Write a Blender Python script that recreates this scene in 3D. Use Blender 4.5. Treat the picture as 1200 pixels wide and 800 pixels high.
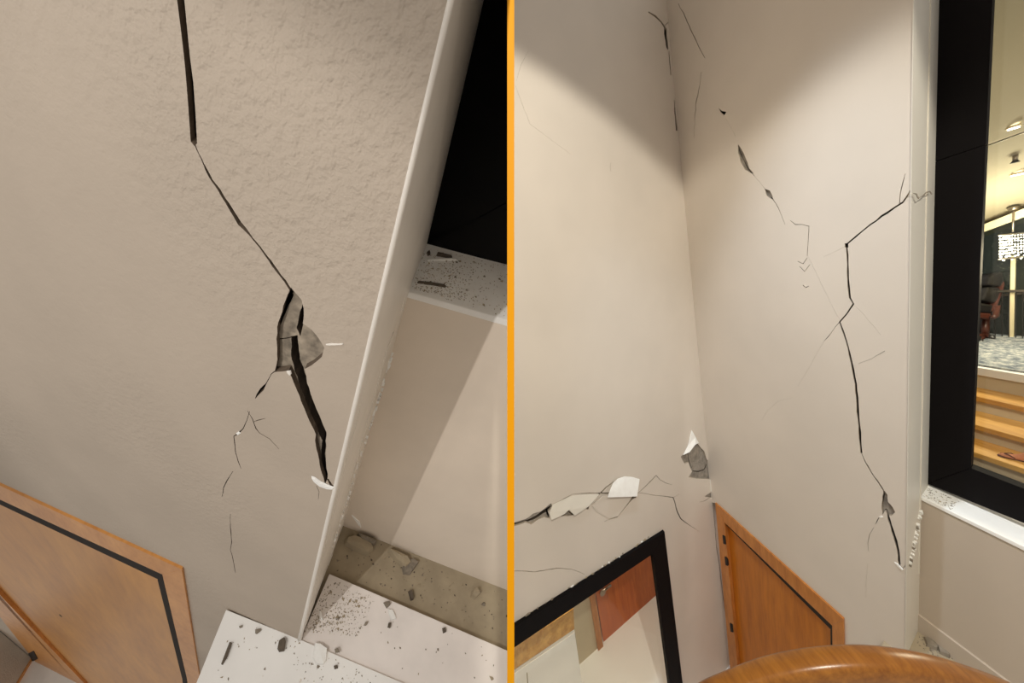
import bpy, bmesh, math, random
from mathutils import Vector, Matrix
from mathutils.geometry import delaunay_2d_cdt

random.seed(7)
scene = bpy.context.scene
for o in list(bpy.data.objects):
    bpy.data.objects.remove(o)
COL = scene.collection

# ------------------------------------------------------------------ camera
# Points are worked out in the camera's axes (x right, y down, z forward, metres) and
# turned into world points by W(); the stair hall on the right stands upright in the world.
F = 400.0
def V(*a): return Vector(a)
def nrm(v): return v.normalized()
G = nrm(V(435, 2400, 400))            # straight down in the stair hall
H1 = nrm(V(-25, -62, 400))            # along the door wall, towards the corner
H2 = nrm(V(726, -198, 400))           # along the mirror wall, towards the corner
EYE = 4.35
def cb(v): return V(v.x, -v.y, -v.z)
_up = -cb(G)
_fw = V(0, 0, -1); _fw = nrm(_fw - _up * _fw.dot(_up))
_rt = _fw.cross(_up)
ROT = Matrix((_rt, _fw, _up))
def W(v): return ROT @ cb(v) + V(0, 0, EYE)
def WD(v): return ROT @ cb(v)

cam = bpy.data.cameras.new('camera'); cam.sensor_width = 36; cam.lens = 36 * F / 1200
cam.clip_start = 0.02; cam.clip_end = 100
camo = bpy.data.objects.new('camera', cam); COL.objects.link(camo)
camo.matrix_world = Matrix.Translation((0, 0, EYE)) @ ROT.to_4x4()
scene.camera = camo

# ------------------------------------------------------------------ light, exposure
vs = scene.view_settings
vs.view_transform = 'Standard'; vs.look = 'None'; vs.gamma = 1; vs.use_curve_mapping = False
vs.exposure = 0.0
world = bpy.data.worlds.new('world'); scene.world = world; world.use_nodes = True
world.node_tree.nodes['Background'].inputs[0].default_value = (1.0, 0.93, 0.85, 1)
world.node_tree.nodes['Background'].inputs[1].default_value = 0.45

def lamp(name, kind, pos, energy, color, aim=None, size=0.1, angle=60, blend=0.15):
    l = bpy.data.lights.new(name, kind); l.energy = energy; l.color = color
    if kind in ('SPOT', 'POINT'): l.shadow_soft_size = size
    if kind == 'SPOT': l.spot_size = math.radians(angle); l.spot_blend = blend
    o = bpy.data.objects.new(name, l); COL.objects.link(o); o.location = W(pos)
    if aim is not None: o.rotation_euler = WD(aim).to_track_quat('-Z', 'Y').to_euler()
    return o
# downlight of the stair hall, above and behind the viewer: its cone draws the scallop on the two walls
lamp('key_or_fill_spot', 'SPOT', V(.10, -1.88, -1.5), 405, (1, .95, .82), V(-.06, .708, .703), .03, 87, .13)
# unseen spot added to brighten the long wall of the stair hall
lamp('key_or_fill_spot', 'SPOT', V(.16, -2.3, .9), 200, (.8, .93, 1.08), nrm(V(1.95, 1.2, 2.35) - V(.16, -2.3, .9)), .06, 52, 1)
# close-up wall: one lamp read from its shadows, then two added fill spots
LP = V(-2.5, .02, -3.1)
lamp('key_or_fill_spot', 'SPOT', LP, 350, (1, .96, .91), nrm(V(.72, .92, 5.5)), .05, 60, .3)
lamp('key_or_fill_spot', 'SPOT', V(-5.0, -2.2, -1.2), 60, (1, .95, .89), nrm(V(3.1, 3.6, 4.2)), .06, 110, .6)  # unseen spot added to fill the far left of the wall
lamp('key_or_fill_spot', 'SPOT', V(-.12, -2.4, -1.4), 50, (1, .95, .89), nrm(V(-1.3, 1.6, 3.1) - V(-.12, -2.4, -1.4)), .05, 56, .8)  # unseen spot added as fill from the front

# ------------------------------------------------------------------ materials
def nodes(name):
    m = bpy.data.materials.new(name); m.use_nodes = True
    nt = m.node_tree; b = nt.nodes['Principled BSDF']
    return m, nt, b
def lin(r, g, b):
    f = lambda c: ((c / 255 + .055) / 1.055) ** 2.4 if c > 10 else c / 255 / 12.92
    return (f(r), f(g), f(b), 1)
def coords(nt, scale=(1, 1, 1)):
    a = nt.nodes.new('ShaderNodeAttribute'); a.attribute_name = 'setloc'
    mp = nt.nodes.new('ShaderNodeMapping'); mp.inputs['Scale'].default_value = scale
    nt.links.new(a.outputs['Vector'], mp.inputs['Vector'])
    return mp.outputs['Vector']
def noise(nt, vec, scale, detail=4, rough=.55):
    n = nt.nodes.new('ShaderNodeTexNoise'); n.inputs['Scale'].default_value = scale
    n.inputs['Detail'].default_value = detail; n.inputs['Roughness'].default_value = rough
    nt.links.new(vec, n.inputs['Vector']); return n.outputs['Fac']
def ramp(nt, fac, stops):
    r = nt.nodes.new('ShaderNodeValToRGB'); e = r.color_ramp.elements
    while len(e) < len(stops): e.new(.5)
    for i, (p, c) in enumerate(stops): e[i].position = p; e[i].color = c
    nt.links.new(fac, r.inputs['Fac']); return r.outputs['Color']
def bump(nt, b, height, strength, dist=.01):
    n = nt.nodes.new('ShaderNodeBump'); n.inputs['Strength'].default_value = strength
    n.inputs['Distance'].default_value = dist
    nt.links.new(height, n.inputs['Height']); nt.links.new(n.outputs['Normal'], b.inputs['Normal'])
def simple(name, c, rough=.5, var=.0, scale=8, bumpy=0, metal=0):
    m, nt, b = nodes(name); b.inputs['Roughness'].default_value = rough; b.inputs['Metallic'].default_value = metal
    col = lin(*c)
    if var:
        f = noise(nt, coords(nt), scale)
        lo = tuple(x * (1 - var) for x in col[:3]) + (1,); hi = tuple(min(1, x * (1 + var)) for x in col[:3]) + (1,)
        nt.links.new(ramp(nt, f, [(.3, lo), (.7, hi)]), b.inputs['Base Color'])
        if bumpy: bump(nt, b, f, bumpy)
    else: b.inputs['Base Color'].default_value = col
    return m
def plaster(name, c, fine, strength, dist, rough=.75):
    m, nt, b = nodes(name); b.inputs['Roughness'].default_value = rough
    v = coords(nt); col = lin(*c)
    f = noise(nt, v, 1.3, 3)
    lo = tuple(x * .95 for x in col[:3]) + (1,); hi = tuple(min(1, x * 1.05) for x in col[:3]) + (1,)
    nt.links.new(ramp(nt, f, [(.3, lo), (.7, hi)]), b.inputs['Base Color'])
    h = noise(nt, v, fine, 3, .6)
    # roller stipple stronger in some areas than in others
    mk = noise(nt, v, .55, 1)
    mm = nt.nodes.new('ShaderNodeMath'); mm.operation = 'MULTIPLY'
    nt.links.new(h, mm.inputs[0])
    r = nt.nodes.new('ShaderNodeMapRange'); r.inputs[1].default_value = .42; r.inputs[2].default_value = .62
    r.inputs[3].default_value = .25
    nt.links.new(mk, r.inputs[0]); nt.links.new(r.outputs[0], mm.inputs[1])
    bump(nt, b, mm.outputs[0], strength, dist)
    return m
def wood(name, c1, c2, scale, stretch, rough=.35):
    m, nt, b = nodes(name); b.inputs['Roughness'].default_value = rough
    v = coords(nt, stretch)
    f = noise(nt, v, scale, 6, .65); g2 = noise(nt, v, scale * 4, 3)
    a = nt.nodes.new('ShaderNodeMath'); a.operation = 'MULTIPLY_ADD'; a.inputs[1].default_value = .3
    nt.links.new(g2, a.inputs[0]); nt.links.new(f, a.inputs[2])
    nt.links.new(ramp(nt, a.outputs[0], [(.45, lin(*c1)), (.85, lin(*c2))]), b.inputs['Base Color'])
    bump(nt, b, g2, .06, .003)
    return m
M = {}
M['plaster_l'] = plaster('beige_stippled_plaster', (190, 176, 160), 20, .85, .022)
M['plaster_r'] = plaster('off_white_plaster', (216, 206, 194), 45, .12, .004)
M['plaster_low'] = plaster('off_white_plaster_low', (198, 184, 168), 40, .1, .004)
M['alcove'] = plaster('beige_alcove_plaster', (234, 221, 205), 20, .15, .01)
M['concrete'] = simple('broken_concrete', (150, 138, 122), .95, .45, 16, .9)
M['concrete_r'] = simple('broken_concrete_grey', (146, 138, 128), .95, .3, 26, .8)
M['concrete_in'] = simple('shaded_concrete_inside', (70, 58, 46), .95, .3, 16, .6)  # concrete darkened in colour to stand for shade inside the cracks
M['render_dark'] = simple('shaded_plaster_edge', (96, 82, 68), .95, .25, 30, .5)  # darker copy of the broken edge, standing for shade in the grooves
M['render_edge'] = simple('broken_plaster_edge', (176, 163, 146), .95, .25, 30, .5)
M['void'] = simple('crack_and_gap_shade', (38, 30, 24), 1)  # near-black standing for the shade in cracks and door gaps
M['trim'] = simple('white_satin_trim', (240, 234, 225), .4, .04, 3)
M['trim_r'] = simple('white_corner_trim', (224, 218, 206), .5, .03, 3)
M['flake'] = simple('white_paint_flake', (252, 250, 246), .7, .05, 20)
M['chip'] = simple('grey_plaster_chip', (140, 130, 116), .9, .2, 20)
M['chip_dark'] = simple('dark_plaster_chip', (98, 88, 76), .9, .2, 20)
M['black'] = simple('black_lacquer_frame', (15, 12, 13), .7)
M['black2'] = simple('matte_black_panel', (13, 12, 12), .45)
M['marble'] = simple('white_marble', (250, 248, 244), .45, .05, 1.5)
M['marble_step'] = simple('pale_marble_step', (240, 232, 226), .4, .07, 2.2)
M['ledge'] = simple('white_dusty_ledge', (252, 250, 246), .7, .06, 6)
M['dusty'] = simple('dusty_screed', (168, 154, 130), .9, .12, 5)
M['door'] = wood('honey_door_veneer', (190, 124, 42), (216, 150, 56), 1.0, (1.6, 1.6, .35))
M['doorframe'] = wood('honey_oak_frame', (196, 128, 56), (222, 156, 80), 3, (1.2, 1.2, .6))
M['door_r'] = wood('orange_door_veneer', (170, 98, 24), (198, 120, 32), 3.0, (5, 5, .5))
M['frame_r'] = wood('orange_oak_frame', (172, 104, 44), (206, 138, 70), 4, (3, 3, .6))
M['door_m'] = wood('brown_door_veneer', (184, 84, 22), (212, 110, 36), 3.2, (4, 4, .5))
M['rail'] = wood('beech_handrail', (118, 68, 14), (156, 100, 34), 6, (.6, 4, 4), .3)
M['tread'] = wood('yellow_oak_tread', (186, 132, 56), (226, 178, 98), 3, (.5, 4, 4), .4)
M['orange'] = simple('orange_paint', (194, 131, 4), .6)
M['partition'] = simple('partition_paint', (236, 229, 220), .8)  # pale so the added partition bounces light into the alcove
M['steel'] = simple('brushed_steel', (170, 160, 145), .3, metal=1)
M['iron'] = simple('dark_iron', (22, 17, 14), .7)
M['leather'] = simple('black_leather', (22, 20, 20), .4)
M['rosewood'] = simple('rosewood_shell', (70, 34, 24), .35, .2, 8)
M['skin'] = simple('brown_skin', (196, 128, 94), .6, .05, 20)
M['sandal'] = simple('brown_sandal', (86, 36, 24), .6)
M['cloth'] = simple('white_cloth', (220, 216, 206), .9)
M['night'] = simple('night_glass', (16, 26, 24), .12)
M['ceil'] = simple('olive_ceiling', (156, 148, 124), .8)
M['cornice'] = simple('cream_cornice', (232, 218, 178), .7)
M['riser'] = simple('cream_riser', (206, 190, 160), .6, .05, 3)
m, nt, b = nodes('blue_grey_rug'); b.inputs['Roughness'].default_value = 1
f = noise(nt, coords(nt, (1, 1, 1)), 20, 8, .75)
nt.links.new(ramp(nt, f, [(.36, lin(72, 84, 100)), (.5, lin(140, 146, 150)), (.64, lin(205, 203, 196))]), b.inputs['Base Color'])
M['rug'] = m
m, nt, b = nodes('lit_lamp'); b.inputs['Base Color'].default_value = (1, 1, 1, 1)
b.inputs['Emission Color'].default_value = (1, .93, .8, 1); b.inputs['Emission Strength'].default_value = 6
M['lit'] = m
m, nt, b = nodes('lit_crystal'); b.inputs['Base Color'].default_value = (.9, .9, .85, 1); b.inputs['Roughness'].default_value = .1
b.inputs['Emission Color'].default_value = (1, .97, .85, 1); b.inputs['Emission Strength'].default_value = .75
M['crystal'] = m
m, nt, b = nodes('mirror_pane')
tr = nt.nodes.new('ShaderNodeBsdfTransparent'); tr.inputs[0].default_value = (.97, .97, .95, 1)
gl = nt.nodes.new('ShaderNodeBsdfGlossy'); gl.inputs['Roughness'].default_value = .05
mx = nt.nodes.new('ShaderNodeMixShader'); mx.inputs[0].default_value = .03
nt.links.new(tr.outputs[0], mx.inputs[1]); nt.links.new(gl.outputs[0], mx.inputs[2])
nt.links.new(mx.outputs[0], nt.nodes['Material Output'].inputs['Surface'])
M['pane'] = m
for k in ('black', 'black2', 'orange'):
    M[k].node_tree.nodes['Principled BSDF'].inputs['Specular IOR Level'].default_value = .12

# ------------------------------------------------------------------ geometry helpers
def ray(x, y): return V((x - 600) / F, (y - 400) / F, 1)
class Plane:                                  # a plane and the direction that leads into it
    def __init__(s, P, u, v, into): s.P, s.N, s.into = P, nrm(u.cross(v)), into
    def at(s, x, y, off=0):
        r = ray(x, y); P = s.P + s.into * off
        return r * (P.dot(s.N) / r.dot(s.N))
    def shift(s, d): q = Plane.__new__(Plane); q.P, q.N, q.into = s.P + s.into * d, s.N, s.into; return q
GL = nrm(V(-318, 578, 400)); AL = nrm(V(-3050, -900, 400)); BL = nrm(V(139, -817, 400))
BASIS_L = Matrix((AL, BL, GL)).transposed().inverted()
BASIS_R = Matrix((H1, H2, G)).transposed().inverted()
ORG = {}
TP = .0135; XO = -1.5 * .7 / F; CLIP = False
def link(name, bm, mats, parent=None, basis=BASIS_R, origin=None, smooth=False, bevel=0):
    """bm in camera axes -> one mesh object, origin at the middle of its foot"""
    if CLIP:                                    # everything ends at its own face of the partition
        sgn = -1 if basis is BASIS_L else 1
        if any(v.co.x * sgn < (XO + sgn * (TP / 2 + .001)) * sgn for v in bm.verts):
            r = bmesh.ops.bisect_plane(bm, geom=bm.verts[:] + bm.edges[:] + bm.faces[:], plane_co=V(XO + sgn * (TP / 2 + .001), 0, 0), plane_no=V(-sgn, 0, 0), clear_outer=True)
            ed = [e for e in r['geom_cut'] if isinstance(e, bmesh.types.BMEdge)]
            if ed: bmesh.ops.holes_fill(bm, edges=[e for e in ed if e.is_boundary], sides=0)
    bmesh.ops.recalc_face_normals(bm, faces=bm.faces)
    loc = [basis @ v.co for v in bm.verts]
    for v in bm.verts: v.co = W(v.co)
    if ROT.determinant() < 0: bmesh.ops.reverse_faces(bm, faces=bm.faces)
    bmesh.ops.recalc_face_normals(bm, faces=bm.faces)
    cs = [v.co for v in bm.verts]
    if origin is None:
        origin = V((min(c.x for c in cs) + max(c.x for c in cs)) / 2, (min(c.y for c in cs) + max(c.y for c in cs)) / 2, min(c.z for c in cs))
    for v in bm.verts: v.co -= origin
    me = bpy.data.meshes.new(name); bm.to_mesh(me); bm.free()
    at = me.attributes.new('setloc', 'FLOAT_VECTOR', 'POINT')
    for i, l in enumerate(loc): at.data[i].vector = l
    for m in (mats if isinstance(mats, (list, tuple)) else [mats]): me.materials.append(M[m])
    if smooth:
        for p in me.polygons: p.use_smooth = True
    o = bpy.data.objects.new(name, me); COL.objects.link(o)
    ORG[o] = origin
    if parent: o.parent = parent; o.location = origin - ORG[parent]
    else: o.location = origin
    if bevel:
        md = o.modifiers.new('bevel', 'BEVEL'); md.width = bevel; md.segments = 2; md.limit_method = 'ANGLE'
    return o
def thing(name, pos, label, cat, group=None):
    o = bpy.data.objects.new(name, None); COL.objects.link(o); o.empty_display_size = .1
    o.location = W(pos); ORG[o] = W(pos)
    return tag(o, label, cat, group)
def tag(o, label, cat=None, group=None):
    o['label'] = label
    if cat: o['category'] = cat
    if group: o['group'] = group
    return o
def struct(o, label=None, cat=None):
    o['kind'] = 'structure'
    if label: o['label'] = label
    if cat: o['category'] = cat
    return o
def add_prism(bm, pts, ext, mi=0):
    n = len(pts); a = [bm.verts.new(p) for p in pts]; c = [bm.verts.new(p + ext) for p in pts]
    fs = [bm.faces.new(a), bm.faces.new(c[::-1])]
    for i in range(n): fs.append(bm.faces.new((a[i], c[i], c[(i + 1) % n], a[(i + 1) % n])))
    for f in fs: f.material_index = mi
def prism(name, pts, ext, mat, parent=None, basis=BASIS_R, bevel=0):
    bm = bmesh.new(); add_prism(bm, pts, ext)
    return link(name, bm, mat, parent, basis, bevel=bevel)
def slab(name, px, pl, t, mat, parent=None, off=0, basis=BASIS_R, bevel=0):
    """outline drawn on a plane (moved by off), t thick going into it"""
    return prism(name, [pl.at(x, y, off) for x, y in px], pl.into * t, mat, parent, basis, bevel)
def add_tube(bm, pts, r, seg=8, mi=0, flat=None):
    """tube through points; r number or list; flat = (width, height) profile"""
    rings = []
    for i, p in enumerate(pts):
        d = nrm((pts[min(i + 1, len(pts) - 1)] - pts[max(i - 1, 0)]))
        s = nrm(d.cross(G if abs(d.dot(G)) < .95 else H1)); u = nrm(s.cross(d))
        rr = r[i] if isinstance(r, (list, tuple)) else r
        ring = []
        for k in range(seg):
            t = 2 * math.pi * k / seg; c, sn = math.cos(t), math.sin(t)
            if flat:
                c = math.copysign(abs(c) ** .6, c) * flat[0]; sn = math.copysign(abs(sn) ** .6, sn) * flat[1]
                ring.append(bm.verts.new(p + s * c + u * sn))
            else: ring.append(bm.verts.new(p + s * c * rr + u * sn * rr))
        rings.append(ring)
    for a, c in zip(rings, rings[1:]):
        for k in range(seg):
            f = bm.faces.new((a[k], a[(k + 1) % seg], c[(k + 1) % seg], c[k])); f.material_index = mi
    for e in (rings[0], rings[-1][::-1]): f = bm.faces.new(e); f.material_index = mi
def tube(name, pts, r, mat, parent=None, seg=8, flat=None, smooth=True, basis=BASIS_R):
    bm = bmesh.new(); add_tube(bm, pts, r, seg, 0, flat); return link(name, bm, mat, parent, basis, smooth=smooth)

# --- cracks, drawn in the frame of the photograph and cut through the wall's layers
def rough(poly, amp=.8, step=5, closed=True):
    out = []
    n = len(poly)
    for i in range(n if closed else n - 1):
        a, c = poly[i], poly[(i + 1) % n]
        k = max(1, int(math.hypot(c[0] - a[0], c[1] - a[1]) / step))
        for j in range(k):
            t = j / k; w = amp if j else amp * .3
            out.append((a[0] + (c[0] - a[0]) * t + random.uniform(-w, w), a[1] + (c[1] - a[1]) * t + random.uniform(-w, w)))
    if not closed: out.append(poly[-1])
    return out
def crack(line, w, amp=.6, step=5):
    """line: px points; w: width or list of widths in px -> outline"""
    ws = w if isinstance(w, (list, tuple)) else [w] * len(line)
    pts, wd = [], []
    for i in range(len(line) - 1):
        a, c = line[i], line[i + 1]; k = max(1, int(math.hypot(c[0] - a[0], c[1] - a[1]) / step))
        for j in range(k):
            t = j / k; q = amp if j else 0
            pts.append((a[0] + (c[0] - a[0]) * t + random.uniform(-q, q), a[1] + (c[1] - a[1]) * t + random.uniform(-q, q)))
            wd.append((ws[i] + (ws[i + 1] - ws[i]) * t) * random.uniform(.75, 1.25))
    pts.append(line[-1]); wd.append(ws[-1])
    L, R = [], []
    for i, p in enumerate(pts):
        a, c = pts[max(0, i - 1)], pts[min(len(pts) - 1, i + 1)]
        dx, dy = c[0] - a[0], c[1] - a[1]; l = math.hypot(dx, dy) or 1
        h = max(wd[i] if max(ws) > .55 else wd[i] * .5, .1) / 2
        L.append((p[0] - dy / l * h, p[1] + dx / l * h)); R.append((p[0] + dy / l * h, p[1] - dx / l * h))
    return L + R[::-1]
def layer(name, outer, holes, pl, t, mats, off=0, parent=None, basis=BASIS_R):
    """a sheet t thick on a plane, with holes cut right through it (mats: face, cut edge)"""
    vs_, fs_ = [], []
    for poly in [outer] + holes:
        if sum(a[0] * c[1] - c[0] * a[1] for a, c in zip(poly, poly[1:] + poly[:1])) < 0: poly = poly[::-1]
        i0 = len(vs_); vs_ += [Vector(p) for p in poly]; fs_.append(list(range(i0, i0 + len(poly))))
    v2, e2, f2, ov, oe, of = delaunay_2d_cdt(vs_, [], fs_, 0, 1e-5)
    keep = [f for f, o in zip(f2, of) if 0 in o and not any(k > 0 for k in o)]
    bm = bmesh.new()
    A = [bm.verts.new(pl.at(v.x, v.y, off)) for v in v2]; ext = pl.into * t
    Bv = {}
    cnt = {}
    for f in keep:
        try: bm.faces.new([A[i] for i in f])
        except ValueError: continue
        for i, j in zip(f, f[1:] + f[:1]):
            cnt.setdefault(tuple(sorted((i, j))), []).append((i, j))
    def back(i):
        if i not in Bv: Bv[i] = bm.verts.new(A[i].co + ext)
        return Bv[i]
    for k, l in cnt.items():
        if len(l) == 1:
            i, j = l[0]; f = bm.faces.new((A[j], A[i], back(i), back(j))); f.material_index = len(mats) - 1
    for f in keep:
        try: bm.faces.new([back(i) for i in reversed(f)]).material_index = len(mats) - 1
        except ValueError: pass
    for v in [v for v in bm.verts if not v.link_faces]: bm.verts.remove(v)
    return link(name, bm, mats, parent, basis)
def grit(name, areas, n, size, mats, basis, parent=None, lift=0):
    """loose crumbs lying on planes: areas = [(px quad, plane, normal away from the surface, density power)]"""
    bm = bmesh.new()
    for i in range(n):
        q, pl, up, pw = random.choice(areas)
        u, v = random.random() ** pw, random.random()
        x = (q[0][0] * (1 - u) + q[1][0] * u) * (1 - v) + (q[3][0] * (1 - u) + q[2][0] * u) * v
        y = (q[0][1] * (1 - u) + q[1][1] * u) * (1 - v) + (q[3][1] * (1 - u) + q[2][1] * u) * v
        p = pl.at(x, y); s = size * random.uniform(.35, 1) * (2.2 if random.random() < .06 else 1)
        a = nrm(V(random.uniform(-1, 1), random.uniform(-1, 1), random.uniform(-1, 1)).cross(up)); c = up.cross(a)
        k = random.choice((3, 4, 5)); top = bm.verts.new(p + up * s * .6 + a * s * random.uniform(-.3, .3))
        ring = [bm.verts.new(p - up * s * .1 + (a * math.cos(6.283 * j / k) * random.uniform(.6, 1.3) + c * math.sin(6.283 * j / k) * random.uniform(.4, .9)) * s) for j in range(k)]
        mi = random.randrange(len(mats))
        for j in range(k): bm.faces.new((ring[j], ring[(j + 1) % k], top)).material_index = mi
        bm.faces.new(ring[::-1]).material_index = mi
    o = link(name, bm, mats, parent, basis); o['kind'] = 'stuff'; return o
def chip(name, px, pl, up, h, mat, basis, lift=0, parent=None):
    """broken piece: outline on a plane, rising h from it, top face smaller and uneven"""
    bm = bmesh.new(); base = [pl.at(x, y) + up * lift for x, y in px]
    c = sum(base, V(0, 0, 0)) / len(base)
    bot = [bm.verts.new(p) for p in base]
    top = [bm.verts.new(p + (c - p) * random.uniform(.05, .2) + up * h * random.uniform(.7, 1.15)) for p in base]
    bm.faces.new(bot[::-1]); n = len(bot)
    ct = bm.verts.new(c + up * h * 1.1)
    for i in range(n):
        bm.faces.new((bot[i], bot[(i + 1) % n], top[(i + 1) % n], top[i])); bm.faces.new((top[i], top[(i + 1) % n], ct))
    return link(name, bm, mat, parent, basis)

# ================================================================== PARTITION added between the two sets to keep their light apart
tp = TP
def camrect(x0, x1, y0, y1, z): return [V(x0, y0, z), V(x1, y0, z), V(x1, y1, z), V(x0, y1, z)]
xo = XO
yz = [(-4.6, -4), (-.8, -4), (-.8, .712), (4.9, .712), (4.9, 5.3), (-4.6, 5.3)]  # arm above and behind the camera added to stop lamp spill
struct(prism('added_partition', [V(xo - tp / 2, y, z) for y, z in yz], V(tp, 0, 0), 'partition'),
       'thin added partition that keeps the light of the two stair walls apart', 'partition')
struct(prism('divider_strip', camrect(xo - tp / 2 - .0005, xo + tp / 2 + .0005, -.8, 4.9, .70), V(0, 0, .011), 'orange'),  # divider strip on the near edge of the added partition
       'narrow orange upright strip dividing the left and right views', 'trim')

CLIP = True
# ================================================================== LEFT: close view of the crack
E0 = ray(352, 750) * 3.6
W1 = Plane(E0, GL, AL, BL)
TOPA = Plane(E0, AL, BL, GL)                       # marble step tops, "into" leads down
TOPB = TOPA.shift(.03); TOPC = TOPA.shift(.13)
Pb = TOPC.at(402, 616)
W3 = Plane(Pb, GL, AL, BL)                         # low wall below the ledge
LEDGE = Plane(W3.at(479, 342), AL, BL, GL)
MIR = Plane(LEDGE.at(499, 287), GL, AL, BL)        # plane of the black framed mirror
bl = BASIS_L
def ex(x): return (x, (530 - x) / .2373)
# crack outlines
grooveA = [(205.5, -20), (207.5, 0), (212, 35), (216, 70), (218, 92), (221, 130), (223.5, 166), (228, 171), (231, 168), (229, 130), (226.5, 96), (222.5, 66), (219, 30), (216, 0), (214.5, -20)]
crackB = crack([(228, 168), (236, 186), (245, 205), (260, 228), (270, 244), (275, 252), (281, 262), (292, 274), (305, 290), (320, 311), (334, 329), (343, 343)],
               [1, 1.4, 2.2, 3, 4.4, 4.6, 4, 2, 1.6, 2.6, 2.4, 3], .5, 6)
spall = rough([(341, 337), (353, 351), (356, 362), (355, 379), (365, 386), (374, 397), (380, 407), (377, 418), (365, 428), (357, 432), (360, 449), (369, 474), (376, 491), (383, 507), (382, 516), (382, 537), (384, 561), (381, 567),
               (376, 551), (371, 526), (369, 516), (370, 509), (365, 498), (356, 477), (347.5, 456), (342, 442), (338, 434), (321.5, 436), (325, 421), (324, 397), (325, 383), (332, 358)], .7, 6)
dk1 = rough([(341, 339), (344, 346), (335, 366), (327, 384), (325, 381), (332, 358)], .5)
dk2 = rough([(355, 354), (356.5, 366), (355, 381), (352, 394), (347.5, 384), (350, 372), (352, 364)], .5)
dk3 = rough([(341.5, 394), (349, 393), (350, 410), (353, 425), (357, 436), (362, 452), (371, 476), (378, 492), (382.5, 506), (381.5, 516), (381.5, 536), (384, 561), (381, 566), (377.5, 552), (376.5, 530), (378, 516), (374, 508), (367, 492), (358, 470), (350, 447), (345, 432), (341, 416)], .8)
dk4 = rough([(324, 399), (327, 412), (325.5, 426), (321.5, 436), (324, 421)], .3)
dk5 = crack([(325, 397), (336, 396), (348, 393.5)], [1.2, 1, 1.6], .3)
br1 = crack([(322, 435), (318, 438), (312, 449), (307, 456), (302, 462), (299, 467)], [1.2, .8, 1.2, 4, 2.5, .5], .4)
hl1 = crack([(292.5, 482), (289, 493), (285, 502), (279, 508), (274, 511), (276, 530), (279, 540), (282.5, 549)], [.5, .8, .9, 1.4, 1, 1, .8, .4], .5)
hl2 = crack([(273, 552), (266, 563), (262, 571), (260, 582)], [.5, .9, .9, .4], .5)
hl3 = crack([(270, 602), (270, 618), (271.5, 635), (270, 644), (274, 660), (276, 671)], [.4, .7, .9, .5, .6, .4], .4)
hl4 = crack([(290, 481), (296, 491), (300, 502), (304, 507), (316, 514), (327, 526)], [.5, .7, .9, .6, .5, .3], .4)
hl5 = crack([(297, 494), (303, 492), (311, 490)], [.4, .8, .4], .2)
hl6 = crack([(371, 569), (374, 576), (373, 585)], [.5, .6, .3], .2)
hl7 = crack([(384, 561), (388, 568), (393, 571), (397, 562), (400, 552)], [1.4, 2.4, 2, 1, .6], .3)
cr_all = [grooveA, crackB, dk1, dk2, dk3, dk4, dk5]
thin = [br1, hl1, hl2, hl3, hl4, hl5, hl6, hl7]
doorO = [(-191, 482), (213, 668), (234, 795), (246, 869), (42, 775)]
outerL = [(-330, -120), (556.3, -120), (350, 750), (328, 842), (245.5, 868), (234, 795), (213, 668), (-191, 482), (-330, 418)]
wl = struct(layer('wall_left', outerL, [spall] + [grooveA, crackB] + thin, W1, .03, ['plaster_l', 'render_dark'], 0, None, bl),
            'beige plaster wall split by one long stepped crack in the left close-up', 'wall')
outerLi = [(-330, -120), (548, -120), (342, 750), (322, 842)] + outerL[4:]
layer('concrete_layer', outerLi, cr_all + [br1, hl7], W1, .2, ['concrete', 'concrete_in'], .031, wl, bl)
slab('crack_shade_core', outerLi, W1, .06, 'void', wl, .36, bl)  # dark sheet behind the cracks, colouring in their shade
# white return of the wall with its rounded corner bead
def lerp(a, c, t): return a + (c - a) * t
eT = W1.at(558.5, -120); eM = W1.at(402.6, 537); eB = W1.at(352, 750)
fT = MIR.at(595, -120); fM = MIR.at(500, 287); gM = W3.at(479, 342); gB = W3.at(402, 616)
def add_faces(bm, polys, ext):
    for p in polys: add_prism(bm, p, ext)
bm = bmesh.new()
add_faces(bm, [[eT, fT, fM], [eT, fM, eM], [eM, fM, gM], [eM, gM, gB], [eM, gB, eB], [eB, gB, gB + GL * .2], [eB, gB + GL * .2, eB + GL * .2]], AL * .05 + BL * .05)
bmesh.ops.remove_doubles(bm, verts=bm.verts, dist=1e-5)
tr_ = struct(link('trim_2', bm, 'trim', None, bl), 'white painted return edge of the cracked wall beside the black mirror', 'trim')
tube('corner_bead', [lerp(eT, eB, t / 10) + AL * (.004 + .008 * t / 10) + BL * .006 for t in range(0, 11)], [.008 + .012 * t / 10 for t in range(11)], 'trim', tr_, 10, basis=bl)
def band(name, f0, f1, th):
    bm = bmesh.new()
    for a, c, d_, e in ((eT, fT, eM, fM), (eM, gM, eB, gB)):
        add_prism(bm, [lerp(a, c, f0), lerp(a, c, f1), lerp(d_, e, f1), lerp(d_, e, f0)], -AL * th)
    return link(name, bm, 'trim', tr_, bl)
band('bead_flange', .10, .30, .003); band('shadow_bead', .62, .72, .006)
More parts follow.
